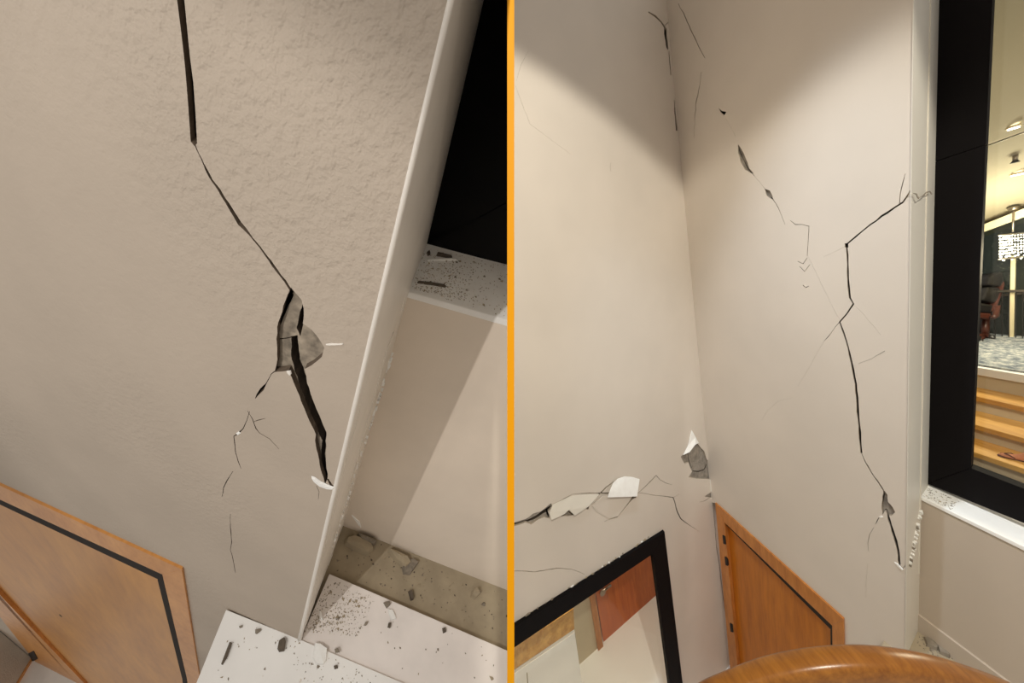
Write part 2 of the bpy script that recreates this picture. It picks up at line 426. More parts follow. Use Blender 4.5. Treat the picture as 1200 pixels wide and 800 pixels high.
# paint broken off along the return
bm = bmesh.new()
for i in range(75):
    t = random.random(); f = lerp(.86, .42, t) + random.uniform(-.05, .04); t = lerp(.10, .66, t)
    p = lerp(lerp(eM, gM, f), lerp(eB, gB, f), t) - AL * .016; s = random.uniform(.012, .034) * (1.8 if random.random() < .15 else 1)
    a = nrm(BL + GL * random.uniform(-.6, .6)); c = GL
    add_prism(bm, [p + a * s * random.uniform(-.6, .1) - c * s * random.uniform(.5, 1.4), p + a * s * .6, p + c * s * random.uniform(.6, 1.6) + a * s * .1], -AL * random.uniform(.006, .022))
fl = link('paint_flakes', bm, 'flake', tr_, bl); fl['kind'] = 'stuff'; fl['label'] = 'white paint flakes breaking off the edge'

# curled flakes of plaster beside the crack
tag(chip('plaster_flake', [(365, 557), (369, 558), (376, 563), (384, 567), (392, 570), (391.5, 572.5), (384, 571), (375, 567.5), (368, 562)], W1, -BL, .012, 'flake', bl, .002),
    'curled white plaster flake at the foot of the wide crack', 'plaster flake')
tag(chip('plaster_flake', [(382, 402.5), (388, 401.5), (396, 402), (403, 401.5), (402, 402.5), (393, 403.2), (386, 403.8)], W1, -BL, .006, 'trim', bl, .001),
    'thin white plaster sliver lifting right of the broken concrete patch', 'plaster flake')
tag(chip('plaster_flake', [(277, 507), (280, 505), (282, 507), (279, 509)], W1, -BL, .004, 'flake', bl, .001),
    'tiny white plaster flake on the hairline crack left of the wide one', 'plaster flake')
tag(chip('plaster_flake', [(336, 434), (341, 433.5), (342, 437), (340, 439), (337, 436)], W1, -BL, .006, 'trim', bl, .001),
    'small pale plaster flake below the broken concrete patch', 'plaster flake')

# door at the lower left
dr = thing('cupboard_door', W1.at(100, 800), 'honey veneer door in an oak frame, seen from above at lower left', 'door')
prism_ = lambda nm, px, off, t, mat, par: slab(nm, px, W1, t, mat, par, off, bl, .004)
prism_('frame_head', [(-191, 481), (213, 667), (190, 673), (-170, 507)], -.025, .17, 'doorframe', dr)
prism_('jamb', [(213, 667), (234, 795), (246, 869), (228, 866), (219, 795), (190, 673)], -.025, .17, 'doorframe', dr)
prism_('jamb', [(-191, 481), (42, 776), (90, 800), (104, 806), (-170, 519), (-176, 507)], -.025, .17, 'doorframe', dr)
leaf = prism_('door_leaf', [(-178, 500), (194, 674), (224, 795), (240, 868), (95, 803)], .05, .1, 'door', dr)
tag(leaf, 'flat honey veneer door leaf')
LEAFP = W1.shift(.05)
bm = bmesh.new(); kc = LEAFP.at(71, 721)
pts = [kc + AL * (.03 * math.cos(t * .785)) + GL * (.075 * math.sin(t * .785)) - BL * .004 for t in range(8)]
add_prism(bm, pts, BL * .02); link('keyhole_cover', bm, 'chip_dark', leaf, bl)
slab('gap_shade_strip', [(-170, 506), (190, 672.5), (185, 678.5), (-165, 513)], W1, .03, 'void', dr, .035, bl)  # dark strips painting the shade of the gap round the leaf
slab('gap_shade_strip', [(190, 672.5), (219, 795), (228, 866), (223, 866), (213.5, 795), (184.5, 679)], W1, .03, 'void', dr, .035, bl)
prism_('hinge', [(33, 766), (39, 763), (44, 772), (38, 775)], -.045, .03, 'iron', dr)
slab('plaster_return', [(-230, 450), (-191, 482), (44, 777), (30, 785), (-40, 740), (-230, 560)], W1, .05, 'plaster_l', wl, .02, bl)
# side wall and lower floor left of the door
CW = W1.at(38, 772)
W2L = Plane(CW, GL, BL, AL)
pj = CW; 
struct(prism('wall_left_side', [pj - GL * 4, pj - GL * 4 - BL * 3, pj - BL * 3 + GL * .05, pj + GL * .05], AL * .15, 'plaster_l', None, bl),
       'pale side wall left of the honey door, bottom left corner', 'wall')
struct(prism('baseboard_left', [pj - GL * .16, pj - GL * .16 - BL * 3, pj - BL * 3, pj], -AL * .04, 'doorframe', None, bl),
       'oak skirting board at the bottom left corner beside the honey door', 'skirting board')
FLR = Plane(CW, AL, BL, GL)
struct(prism('floor_left', [CW + AL * .2 + BL * .3, CW + AL * .2 - BL * 3.2, CW - AL * 5 - BL * 3.2, CW - AL * 5 + BL * .3], GL * .1, 'marble', None, bl),
       'white marble floor below the honey door', 'floor')
# marble steps at the foot of the wall
def top(name, px, pl, t, mat, label):
    return struct(slab(name, px, pl, t, mat, None, 0, bl, .006), label, 'step')
top('step_slab', [(265, 714), (352, 749), (480, 803), (640, 870), (640, 960), (160, 960), (230, 800)], TOPA, .12, 'marble', 'white marble step slab in front of the cracked wall')
top('step_slab', [(352, 750), (386, 672), (595, 762), (660, 790), (660, 880), (480, 804)], TOPB, .09, 'marble_step', 'dusty marble step slab in the corner behind the wall end')
top('step_gutter', [(325, 740), (390, 600), (660, 700), (660, 830)], TOPC, .05, 'dusty', 'shadowed dusty gutter between marble step and low wall')
# low wall, ledge and mirror
pw = [W3.at(x, y) for x, y in ((396, 612), (479, 342), (700, 405), (700, 735))]
ww = prism('wall_left_alcove', [W3.at(350, 668), W3.at(449, 333.5), W3.at(680, 399.5), W3.at(680, 780)], BL * .9, 'alcove', None, bl)
struct(ww, 'low beige wall below the white ledge in the left close-up', 'wall')
slab('plaster_curl', [(412, 604), (421, 612), (423, 618), (420, 615)], W3, .012, 'flake', ww, -.012, bl)
lg = struct(slab('trim_3', [(460, 336.5), (479, 281), (480, 273), (700, 330), (700, 405)], LEDGE, .05, 'ledge', None, -.012, bl, .006),
            'white dusty ledge under the black mirror in the left close-up', 'ledge')
mw = struct(slab('wall_left_mirror', [(450, 290), (560, -160), (700, -160), (700, 345)], MIR, .1, 'alcove', None, .08, bl), 'wall behind the left black mirror', 'wall')
mf = thing('black_mirror', MIR.at(500, 287), 'wide black mirror frame above the white ledge in the left close-up', 'mirror')
slab('frame_stile', [(557, 0), (571, -60), (700, -60), (700, 178), (568, 250.5), (490.5, 291)], MIR, .07, 'black2', mf, 0, bl, .002)
slab('frame_rail', [(488, 284), (490.5, 292), (568, 251.5), (700, 179), (700, 336)], MIR, .07, 'black2', mf, 0, bl, .002)

# rubble on ledge and steps
upL = -GL
g1 = grit('plaster_crumbs', [([(482, 338), (496, 296), (560, 310), (545, 352)], LEDGE.shift(-.012), upL, 1.7), ([(482, 338), (499, 290), (600, 312), (600, 374)], LEDGE.shift(-.012), upL, 1)], 800, .008, ['chip', 'dusty', 'dusty', 'dusty', 'trim'], bl)
tag(g1, 'fine plaster crumbs scattered on the white ledge under the mirror', 'rubble')
g2 = grit('plaster_crumbs', [([(357, 738), (386, 678), (440, 705), (400, 730)], TOPB, upL, 1.6), ([(357, 740), (388, 678), (440, 700), (420, 745)], TOPB, upL, 1.3)], 700, .011, ['chip', 'dusty', 'dusty', 'dusty', 'trim'], bl)
tag(g2, 'crumbled plaster heaped in the corner at the wall end', 'rubble')
g3 = grit('plaster_crumbs', [([(380, 750), (440, 705), (600, 770), (600, 830)], TOPB, upL, 1), ([(270, 722), (350, 752), (480, 803), (245, 800)], TOPA, upL, 1), ([(350, 755), (420, 785), (440, 800), (330, 800)], TOPA, upL, 1)], 120, .013, ['chip', 'chip', 'dusty', 'dusty', 'trim'], bl)
tag(g3, 'sparse grey plaster crumbs strewn over the marble steps', 'rubble')
g4 = grit('plaster_crumbs', [([(405, 622), (600, 694), (600, 750), (390, 668)], TOPC, upL, 1)], 150, .018, ['chip', 'dusty', 'chip_dark'], bl)
tag(g4, 'plaster crumbs lying in the dusty gutter below the low wall', 'rubble')
CH = [
 ([(369, 753), (375, 753), (383, 760), (383, 774), (379, 779), (371, 779), (366, 771)], TOPA, .04, 'flake', 'largest white plaster shard lying on the front marble step'),
 ([(327, 750), (333, 746), (335, 751), (333, 763), (327, 764), (325, 760)], TOPA, .05, 'chip_dark', 'stubby dark grey chip on the marble step against the wall'),
 ([(269, 752), (272, 753), (266, 771), (261, 779), (259, 778)], TOPA, .03, 'chip_dark', 'long thin dark splinter on the marble step'),
 ([(299, 738), (306, 736.5), (306, 739), (301, 743), (299, 742)], TOPA, .03, 'chip', 'small grey chip on the marble step near the wall foot'),
 ([(280, 734), (284, 732.5), (284, 735), (281, 736)], TOPA, .02, 'chip', 'tiny grey chip near the far left corner of the marble step'),
 ([(392, 760), (396, 759), (398, 764), (393, 765)], TOPA, .02, 'chip', 'small grey chip right of the white shard'),
 ([(391, 780), (395, 779), (396, 783), (392, 784)], TOPA, .02, 'chip_dark', 'small dark chip below right of the white shard'),
 ([(374, 715), (377, 718), (378, 727), (374, 726)], TOPB, .03, 'flake', 'slim white flake in the crumbs at the wall end'),
 ([(449, 706), (456, 705), (457, 709), (453, 713)], TOPB, .04, 'chip', 'grey triangular chip at the edge of the dusty step'),
 ([(454, 713), (460, 714), (464, 725), (458, 727)], TOPB, .02, 'flake', 'pale flake at the edge of the dusty step'),
 ([(518, 736), (521, 735), (522, 741), (519, 742)], TOPB, .03, 'chip_dark', 'dark crumb alone on the right of the dusty step'),
 ([(455, 730), (458, 730), (457, 736), (454, 735)], TOPB, .03, 'chip_dark', 'dark crumb in the middle of the dusty step'),
 ([(428, 729), (432, 728), (429, 733), (426, 733)], TOPB, .02, 'chip', 'grey crumb left of the middle of the dusty step'),
 ([(478, 693), (482, 692), (484, 703), (481, 704)], TOPC, .05, 'chip_dark', 'dark upright splinter in the gutter at the step edge'),
 ([(404, 632), (414, 630), (432, 636), (438, 645), (430, 652), (414, 645), (403, 639)], TOPC, .10, 'dusty', 'large tan lump of plaster in the gutter corner'),
 ([(418, 627), (432, 632), (440, 638), (434, 641), (421, 634)], TOPC, .12, 'chip', 'grey lump behind the tan lump in the gutter corner'),
 ([(454, 646), (463, 646), (476, 655), (482, 662), (474, 668), (462, 657)], TOPC, .10, 'dusty', 'tan broken lump in the middle of the gutter'),
 ([(470, 660), (484, 655), (490, 660), (480, 674), (472, 673)], TOPC, .07, 'chip', 'dark grey lump beside the tan lump in the gutter'),
 ([(552, 694), (557, 690), (560, 698), (556, 702), (551, 700)], TOPC, .09, 'dusty', 'small tan lump in the gutter near the orange strip'),
]
for px, pl, h, mat, lab in CH:
    tag(chip('plaster_chip', px, pl, upL, h, mat, bl), lab, 'plaster chip', 'plaster chips on the steps')
for px, lab in (([(512, 297), (530, 301), (529, 303), (511, 300)], 'dark thin sliver on the back of the ledge'),
                ([(500, 304), (537, 303.5), (537, 305.5), (500, 306)], 'long pale sliver lying on the ledge'),
                ([(489, 330), (505, 332), (523, 335), (522, 337), (504, 334), (489, 332)], 'curved dark sliver at the front of the ledge'),
                ([(500, 296), (503, 294), (504, 299), (501, 300)], 'small dark crumb at the mirror end of the ledge')):
    tag(chip('plaster_sliver', px, LEDGE.shift(-.012), upL, .015, 'flake' if 'pale' in lab else 'chip_dark', bl), lab, 'plaster chip', 'slivers on the ledge')

# ================================================================== RIGHT: the stair hall
C0 = ray(814, 365) * 3.0
R1 = Plane(C0, G, H1, H2)            # wall with the door and the long crack
R2 = Plane(C0, G, H2, H1)            # wall with the low mirror
if R2.N.dot(H1) < 0: R2.N = -R2.N
def edge(x0, y): return x0 + (y - 0) * (1035 - x0) / 2800.0
E = lambda y: edge(1070, y)
# --- long wall with door
holes = []
deep = []
def cut(poly, through=True, sp=True):
    holes.append(poly)
    if through: deep.append(poly)
cut(crack([(1072, 219), (1067, 224), (1058, 237), (1040, 249), (1020, 263), (1003, 277), (991, 287)], [2.5, 3, 2.6, 2, 1.8, 1.7, 1.6], .5, 8))
cut(rough([(990, 285), (994, 285), (994, 290), (990, 290)], .3))
cut(crack([(992, 288), (993.5, 310), (994.5, 335), (996, 349), (1000, 356), (992, 368), (984, 377), (988, 388), (992, 400), (998, 425), (1003, 450), (1006, 490), (1008, 515), (1009.5, 531)],
          [1.6, 2.2, 2.2, 2, 2.4, 1.6, 1.8, 2, 2, 2.2, 2.6, 2.6, 2.8, 2.4], .4, 8))
cut(crack([(1009, 529), (1014, 541), (1021, 553), (1028, 563), (1035, 574)], [.8, 1, 1.4, 1.2, 1.4], .4))
cut(rough([(1035, 573), (1040, 580), (1040.5, 588), (1046, 594), (1049, 600), (1045, 604), (1040, 604), (1038, 597), (1034, 603), (1033, 595), (1034, 586)], .5, 4), False)
cut(crack([(1036.5, 578), (1035, 584), (1034, 590)], [1, 2, 1], .3))
cut(crack([(1038, 596), (1042, 609), (1046, 622), (1050, 634), (1052.5, 645), (1054.5, 662)], [2.2, 2.6, 3, 3.6, 3.4, 2.2], .5))
cut(crack([(1054, 662), (1058, 666), (1061, 662)], [1.2, 1.5, 1], .2))
cut(crack([(1054, 240), (1055, 227), (1058, 214), (1061, 203)], [.8, .9, .9, .3], .4))
cut(crack([(1058, 237), (1062, 232), (1071, 226)], [.8, .6, .4], .3), False)
# top left of this wall
cut(crack([(795, 4), (803, 20), (812, 40), (819, 55), (826, 68)], [.6, .8, .8, .8, .4], .5))
cut(crack([(822, 84), (820, 100), (816, 118), (814, 140), (813, 162)], [.4, .6, .8, .4, .25], .4), False)
cut(crack([(845, 133), (850, 137), (857, 150), (862, 160)], [.3, .25, .25, .3], .3), False)
cut(rough([(842, 126), (846, 130), (851, 131), (849, 135), (845, 132)], .3, 3))
cut(rough([(865, 169), (869, 175), (872, 181), (876, 190), (878, 197), (883, 203), (880, 203), (873, 199), (868, 190), (865, 179)], .5, 4), False)
cut(crack([(865, 171), (868, 180), (873, 190), (878, 199), (884, 206)], [.4, .6, .5, .8, .6], .4))
cut(crack([(884, 206), (891, 214), (897, 222)], [.3, .4, .5], .4), False)
cut(rough([(896, 221), (902, 223), (905, 229), (907, 235), (902, 232), (898, 229)], .4, 3), False)
cut(crack([(904, 231), (909, 238), (914, 248), (920, 263)], [1.1, .8, .6, .3], .4))
cut(crack([(926, 258), (932, 263), (940, 263), (948, 265), (947, 282), (946, 300)], [.3, .8, .7, .9, .6, .5], .3))
cut(crack([(935, 306), (941, 309), (946, 302), (946, 316), (943, 334)], [.6, 1, .8, .9, 1], .4))
cut(crack([(937, 312), (943, 318), (949, 310)], [.5, .7, .5], .3))
cut(crack([(941, 334), (944, 337), (948, 335)], [.8, .9, .5], .2))
cut(crack([(947, 300), (953, 313), (962, 332), (975, 358), (985, 377)], [.25, .3, .25, .25, .3], .4), False)
cut(crack([(991, 288), (980, 294), (965, 301)], [.35, .3, .2], .3), False)
cut(crack([(984, 377), (978, 384), (970, 395), (966, 399)], [.7, .5, .6, .3], .3))
cut(crack([(966, 399), (956, 416), (946, 434), (935, 452)], [.25, .3, .25, .2], .3), False)
cut(crack([(1000, 357), (1010, 366), (1022, 380), (1032, 392)], [.25, .25, .3, .25], .3), False)
cut(crack([(1037, 411), (1022, 420), (1006, 426)], [.6, .3, .25], .3), False)
cut(crack([(1030, 606), (1028, 610), (1026, 614)], [.6, 1.2, .4], .2))
cut(crack([(1024, 618), (1019, 626), (1017, 636), (1018, 646)], [.3, .6, .5, .2], .3), False)
cut(crack([(1017, 660), (1015, 680), (1015, 700)], [.25, .35, .25], .3), False)
cut(crack([(928, 466), (912, 470), (900, 480), (893, 492)], [.2, .25, .2, .2], .3), False)
outerR1 = [(773, -60), (833.5, 588.5), (838, 589), (989, 726), (990, 800), (993, 960), (1057, 960), (1060, 757), (1070.7, -60)]
w1 = struct(layer('wall_right', outerR1, holes, R1, .012, ['plaster_r', 'render_edge']), 'pale plaster wall with a long zigzag crack above the orange door', 'wall')
outerR1i = outerR1[:-3] + [(1052, 960), (1055, 757), (1066, -60)]
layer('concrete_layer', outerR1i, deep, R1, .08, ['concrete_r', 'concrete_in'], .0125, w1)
slab('crack_shade_core', outerR1i, R1, .03, 'void', w1, .13)  # dark sheet giving the cracks their shade by colour
# --- wall with the low mirror
holes = []; deep = []
def s7(pts): return [(600 + x / 4.444, 500 + y / 4.444) for x, y in pts]
cut(rough(s7([(-60, 510), (18, 496), (70, 480), (110, 452), (150, 440), (185, 412), (205, 398), (209, 420), (187, 440), (196, 476), (170, 470), (140, 480), (100, 508), (70, 497), (18, 515), (-60, 535)]), .5, 4), False)
cut(crack(s7([(-60, 522), (18, 506), (80, 488), (130, 465), (180, 432), (200, 412)]), [1.6, 2.2, 2, 2.4, 3, 1], .5))
cut(crack(s7([(180, 430), (184, 450), (192, 472)]), [1.5, 2.4, .8], .3))
cut(rough(s7([(290, 420), (322, 455), (300, 452), (272, 445)]), .3, 3), False)
cut(rough(s7([(270, 446), (300, 452), (326, 455), (300, 464), (255, 465)]), .3, 3), False)
cut(crack(s7([(240, 392), (275, 372), (312, 352)]), [.4, .9, .5], .3))
cut(crack(s7([(312, 352), (360, 347), (410, 344), (440, 344)]), [.5, .7, 1, .6], .3))
cut(crack(s7([(320, 455), (360, 432), (392, 408), (420, 380), (462, 344), (490, 315), (530, 285)]), [.4, .5, 1.2, 1.6, 2, 1.4, .6], .3))
cut(rough(s7([(388, 405), (402, 408), (398, 430), (388, 430)]), .3, 3), False)
cut(crack(s7([(440, 345), (480, 346), (530, 345), (590, 346), (650, 346)]), [1, 1.6, 1.2, 1, 1.6], .25))
cut(rough(s7([(625, 347), (655, 344), (648, 366), (622, 380), (612, 372)]), .3, 3), False)
cut(crack(s7([(640, 355), (612, 390), (580, 430), (550, 468), (510, 480), (478, 494)]), [2, 1.4, .8, .9, .7, .3], .3))
cut(crack(s7([(750, 252), (720, 285), (690, 315), (655, 345)]), [.6, .8, .8, .5], .4), False)
cut(crack(s7([(750, 252), (770, 275), (800, 292), (835, 302)]), [.6, .5, .4, .25], .3), False)
cut(crack(s7([(655, 345), (700, 348), (760, 358), (840, 368), (850, 400), (862, 445), (880, 480), (930, 516), (975, 545)]), [.6, .5, .6, 1.1, 1.0, .9, .9, .5, .25], .4))
cut(crack(s7([(840, 368), (870, 350)]), [.5, .25], .3), False)
cut(rough(s7([(960, 80), (1000, 125), (1012, 165), (1030, 190), (1036, 230), (1033, 272), (960, 270), (920, 262), (938, 232), (918, 185), (900, 194), (878, 155), (915, 125), (945, 85)]), .4, 4), False)
cut(crack(s7([(940, 230), (970, 232), (1000, 222), (1012, 195)]), [.8, 1, 1.2, .8], .4))
cut(crack(s7([(915, 128), (917, 165), (935, 215)]), [.6, .6, .5], .3))
cut(rough(s7([(1003, 362), (1040, 338), (1042, 370), (1020, 366)]), .3, 3), False)
cut(crack(s7([(975, 392), (1003, 385), (1030, 368)]), [.25, .5, .6], .3), False)
cut(crack(s7([(1036, 200), (1040, 280), (1044, 360), (1050, 440)]), [1, 1.2, 1.1, .6], .3))
cut(crack(s7([(-60, 748), (20, 750), (120, 755), (230, 736), (310, 741), (350, 755), (378, 768)]), [.6, .8, .9, .9, .7, .5, .3], .4))
cut(crack(s7([(1050, 440), (1065, 620), (1085, 760), (1110, 960)]), [.5, .7, .7, .8], .3))
cut(crack([(619, 60), (611, 75), (605, 95)], [.25, .35, .25], .3), False)
cut(crack([(604, 100), (612, 122), (621, 145), (645, 163), (668, 180)], [.25, .35, .3, .25, .2], .3), False)
cut(crack([(716, 190), (715, 196), (716, 201)], [.2, .5, .2], .2), False)
cut(crack([(760, 14), (768, 19), (775, 26), (779, 32)], [1.2, 2.2, 1.6, 2], .5))
cut(rough([(778, 31), (781, 33), (782, 45), (783, 59), (781, 56), (779, 44)], .4, 4))
cut(crack([(779, 30), (785, 24), (788, 14)], [.8, .7, .4], .3), False)
cut(crack([(784, 60), (785, 75), (786, 88)], [.6, .8, .8], .3))
cut(crack([(790, 117), (791, 132), (793, 153)], [.6, 1.4, 1.8], .3))
mi_in = [(560, 783.5), (604.5, 757), (765, 648), (784.5, 799), (802, 935), (560, 935)]
outerR2 = [(560, -60), (815, -60), (836, 300), (872, 700), (905, 960), (802, 960), (802, 935), (784.5, 799), (765, 648), (604.5, 757), (560, 783.5)]
w2 = struct(layer('wall_back', outerR2, holes, R2, .016, ['plaster_r', 'render_edge']), 'cream plaster wall with a torn horizontal crack above the low black mirror', 'wall')
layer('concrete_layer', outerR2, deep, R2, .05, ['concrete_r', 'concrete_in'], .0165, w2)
slab('crack_shade_core', outerR2, R2, .02, 'void', w2, .09)  # dark sheet, shade of the cracks put in as colour
# torn plaster skins
def flap(px, pl, lift, mat, lab, th=.006):
    """thin skin of plaster; lift = how far each corner stands off the wall"""
    bm = bmesh.new(); a = [pl.at(x, y) - pl.into * l for (x, y), l in zip(px, lift)]
    c = sum(a, V(0, 0, 0)) / len(a)
    add_prism(bm, a, pl.into * th)
    return tag(link('plaster_flap', bm, mat), lab, 'plaster flake')
flap(s7([(485, 342), (500, 312), (520, 284), (548, 266), (585, 257), (625, 260), (662, 270), (650, 305), (638, 343)]), R2, [.06, .05, .03, .015, .008, .008, .01, .03, .05], 'flake', 'bright white torn plaster flap above the horizontal crack')
flap(s7([(934, 16), (952, 50), (966, 78), (944, 86), (914, 124), (888, 142), (915, 95)]), R2, [.008, .012, .02, .03, .03, .015, .01], 'flake', 'white peeled plaster above the grey hole near the corner')
flap(s7([(210, 402), (250, 384), (310, 357), (380, 350), (452, 349), (392, 402), (322, 448), (292, 418), (268, 440), (202, 470), (192, 440)]), R2, [.01, .01, .008, .008, .01, .03, .03, .03, .03, .03, .02], 'trim_r', 'pale slab of loosened plaster along the left of the horizontal crack')
flap(s7([(470, 352), (600, 352), (622, 354), (604, 385), (550, 460), (505, 474), (440, 440), (415, 405)]), R2, [.02, .02, .02, .016, .01, .006, .005, .01], 'plaster_r', 'loosened plaster tongue hanging below the horizontal crack')
flap(s7([(1036, 195), (1040, 330), (1035, 335), (1030, 275)]), R2, [.006, .006, .01, .01], 'flake', 'thin white plaster sliver at the corner below the grey hole')
flap([(1030, 605), (1033, 604), (1035, 605.5), (1032.5, 606.5)], R1, [.003, .003, .003, .003], 'flake', 'tiny flake left of the broken patch above the corner trim')
flap([(1048, 658), (1052, 660), (1058.5, 666.5), (1057.5, 667.5), (1052, 663)], R1, [.004, .005, .006, .006, .004], 'flake', 'curled white flake at the foot of the long crack')

# --- low black mirror on that wall, what it shows stands behind its pane
lm = thing('low_mirror', R2.at(700, 800), 'low black framed mirror showing a brown door, under the torn crack', 'mirror')
slab('frame_rail', [(560, 761), (604.5, 733.5), (779, 623), (765, 649), (604.5, 757.5), (560, 785)], R2, .06, 'black', lm, -.03, bevel=.002)
slab('frame_stile', [(779, 623.5), (800, 799), (819, 945), (802, 935), (784.5, 799), (765, 649)], R2, .06, 'black', lm, -.03, bevel=.002)
slab('pane', mi_in, R2, .005, 'pane', lm, .012)
bm = bmesh.new()
for i in range(110):
    t = random.random(); x = lerp(606, 777, t); y = lerp(731.5, 622.5, t) - random.random() ** 2 * 5
    p = R2.at(x, y); s = random.uniform(.004, .012)
    add_prism(bm, [p - H2 * s * random.uniform(.6, 1.8), p - G * s * random.uniform(.2, .7), p + H2 * s * random.uniform(.6, 2), p + G * s * .5], -H1 * random.uniform(.004, .012), random.choice((0, 1, 2)))
o = link('paint_crumbs', bm, ['flake', 'chip', 'dusty']); o['kind'] = 'stuff'
tag(o, 'white paint crumbs along the top edge of the low black mirror', 'rubble')
# behind the pane: hall with a brown door
Q2 = R2.shift(1.1)
fl2 = Q2.at(712, 781)
FL2 = Plane(fl2, H1, H2, G)
hd = thing('hall_door', fl2, 'brown veneer door with steel lever shown in the low mirror', 'door')
slab('door_leaf', [(698, 694), (683, 610), (800, 510), (830, 678), (774, 728), (712, 781)], Q2, .05, 'door_m', hd)
slab('jamb', [(690.5, 697.5), (676, 612), (683, 606), (697, 694), (711, 782), (705, 787)], Q2, .12, 'frame_r', hd, -.04)
hp = Q2.at(707, 692, -.05)
lev = tube('lever_handle', [hp + H1 * .06, hp - H1 * 0, hp + H2 * .04, hp + H2 * .12], .016, 'steel', hd)
bm = bmesh.new(); rc = Q2.at(706, 692.5)
add_prism(bm, [rc + H2 * (.045 * math.cos(t * .524)) + G * (.045 * math.sin(t * .524)) - H1 * .02 for t in range(12)], H1 * .02)
link('handle_rose', bm, 'steel', hd)
struct(slab('wall_hall', [(670, 712), (655, 620), (676, 608), (690.5, 697), (705, 787), (700, 800), (690, 860)], Q2, .1, 'riser', None, -.01), 'pale wall pier beside the brown door in the low mirror', 'wall')
fp = [FL2.at(x, y) for x, y in ((640, 850), (712, 780), (870, 640), (900, 900), (700, 1000))]
struct(prism('floor_hall', [fl2 - H2 * 2 + H1 * .2, fl2 + H2 * 2.5 + H1 * .2, fl2 + H2 * 2.5 - H1 * 1.02, fl2 - H2 * 2 - H1 * 1.02], G * .04, 'marble'), 'white marble floor shown in the low mirror', 'floor')
for px in (((727, 771), (734, 800)), ((741, 757), (760, 800))):
    a, c = FL2.at(*px[0]), FL2.at(*px[1]); prism('floor_joint', [a, c, c + H2 * .014, a + H2 * .014], -G * .002, 'chip', bpy.data.objects['floor_hall'])
sk = [(700, 800), (712, 781), (705, 783), (685, 806)]
struct(slab('trim_4', [(705, 782), (712, 781), (709, 790), (690, 812), (686, 806)], Q2, .04, 'door_m', None, -.06), 'dark wood skirting at the foot of the brown door in the low mirror', 'skirting board')
Q3 = R2.shift(.75)
so = slab('stair_string', [(560, 786), (604.5, 757), (672, 713), (673, 737), (604.5, 783), (560, 813)], Q3, .05, 'tread', None, -.03); tag(so, 'yellow oak stair string shown at the left of the low mirror', 'stair string')
so = slab('marble_staircase', [(560, 814), (604.5, 784), (673, 737), (682, 800), (690, 860), (560, 900)], Q3, .05, 'marble', None, -.01); tag(so, 'white marble stair side shown in the low mirror', 'stair side')
slab('nosing', [(560, 818), (604.5, 788), (673.5, 741), (674.5, 748), (604.5, 797), (560, 828)], Q3, .03, 'ledge', so, -.03)
slab('joint', [(617, 787), (618, 786), (621, 830), (620, 830)], Q3, .01, 'dusty', so, -.014)
struct(slab('wall_hall_back', [(540, 860), (500, 560), (860, 380), (900, 640), (780, 760)], R2, .05, 'riser', None, 1.7), 'pale back wall behind the low mirror', 'wall')
lamp('hall_fill', 'POINT', R2.at(690, 650, .5) - G * .9, 58, (1, .88, .68), size=.08)  # unseen point light added to brighten the room behind the pane

# --- orange door in the long wall
d2 = thing('stair_door', R1.at(915, 800), 'orange oak door and frame in the corner below the long cracked wall', 'door')
P1 = lambda nm, px, off, t, mat, par: slab(nm, px, R1, t, mat, par, off, bevel=.002)
P1('frame_head', [(838, 589), (988.5, 725.5), (975, 733), (849, 612), (845, 603)], -.015, .12, 'frame_r', d2)
P1('jamb', [(988.5, 725.5), (990, 800), (993, 960), (979, 960), (976, 800), (975, 733)], -.015, .12, 'frame_r', d2)
P1('jamb', [(838, 589), (845, 603), (849, 612), (866, 800), (880, 960), (872, 960), (857, 800)], -.015, .12, 'frame_r', d2)
lf = P1('door_leaf', [(846, 603), (976, 733), (977, 800), (980, 960), (879, 960), (865, 800)], .03, .06, 'door_r', d2)
for (x, y) in ((847.5, 632), (850, 657), (856, 735)):
    P1('hinge', [(x - 1, y - 5), (x + 2, y - 3), (x + 3, y + 6), (x, y + 5)], -.025, .02, 'iron', d2)
P1('gap_shade_strip', [(846, 606), (975.5, 733.5), (974.5, 738.5), (849, 613)], .012, .02, 'iron', d2)  # dark strips put in for the shade between leaf and frame
P1('gap_shade_strip', [(975.5, 733.5), (977, 800), (980, 960), (978, 960), (973.8, 800), (973, 738)], .012, .02, 'iron', d2)
P1('gap_shade_strip', [(849, 613), (866.5, 800), (881, 960), (879.5, 960), (865, 800), (847.8, 613)], .012, .02, 'iron', d2)

# --- corner trim, ledge, low wall
def chainlen(a, b_, d): return None
r1E = R1.at(1070, 0)
def e1(y, d=0): return R1.at(E(y), y) + H2 * d
def depth_to(x, y0):      # how far into the wall (along H2) the edge must go to appear at x on row y0
    lo, hi = 0, 2
    for _ in range(40):
        m = (lo + hi) / 2; p = e1(y0) + H2 * m
        if 600 + F * p.x / p.z < x: lo = m
        else: hi = m
    return lo
DM = depth_to(1098, 100); 
R3M = R1.shift(DM)
LEDR = Plane(R3M.at(1087, 570), H1, H2, G)
fr_ = LEDR.at(1079, 582)
DL = (fr_ - R1.P).dot(R1.N) / H2.dot(R1.N)
R3L = R1.shift(DL)
t5 = struct(prism('trim_5', [e1(-60), e1(-60) + H2 * (DM + .05), e1(757) + G * .5 + H2 * (DM + .05), e1(757) + G * .5], H1 * .03 + H2 * .02, 'trim_r'), 'white corner trim between the cracked wall and the tall black mirror', 'trim')
prism('corner_bead', [e1(-60, -.004), e1(-60, .025), e1(760, .025), e1(760, -.004)], -H1 * .003, 'trim_r', t5)
prism('shadow_bead', [e1(-60, DM * .62), e1(-60, DM * .7), e1(700, DM * .62), e1(700, DM * .6)], -H1 * .004, 'trim_r', t5)
SR = Plane(e1(300), G, H2, H1)
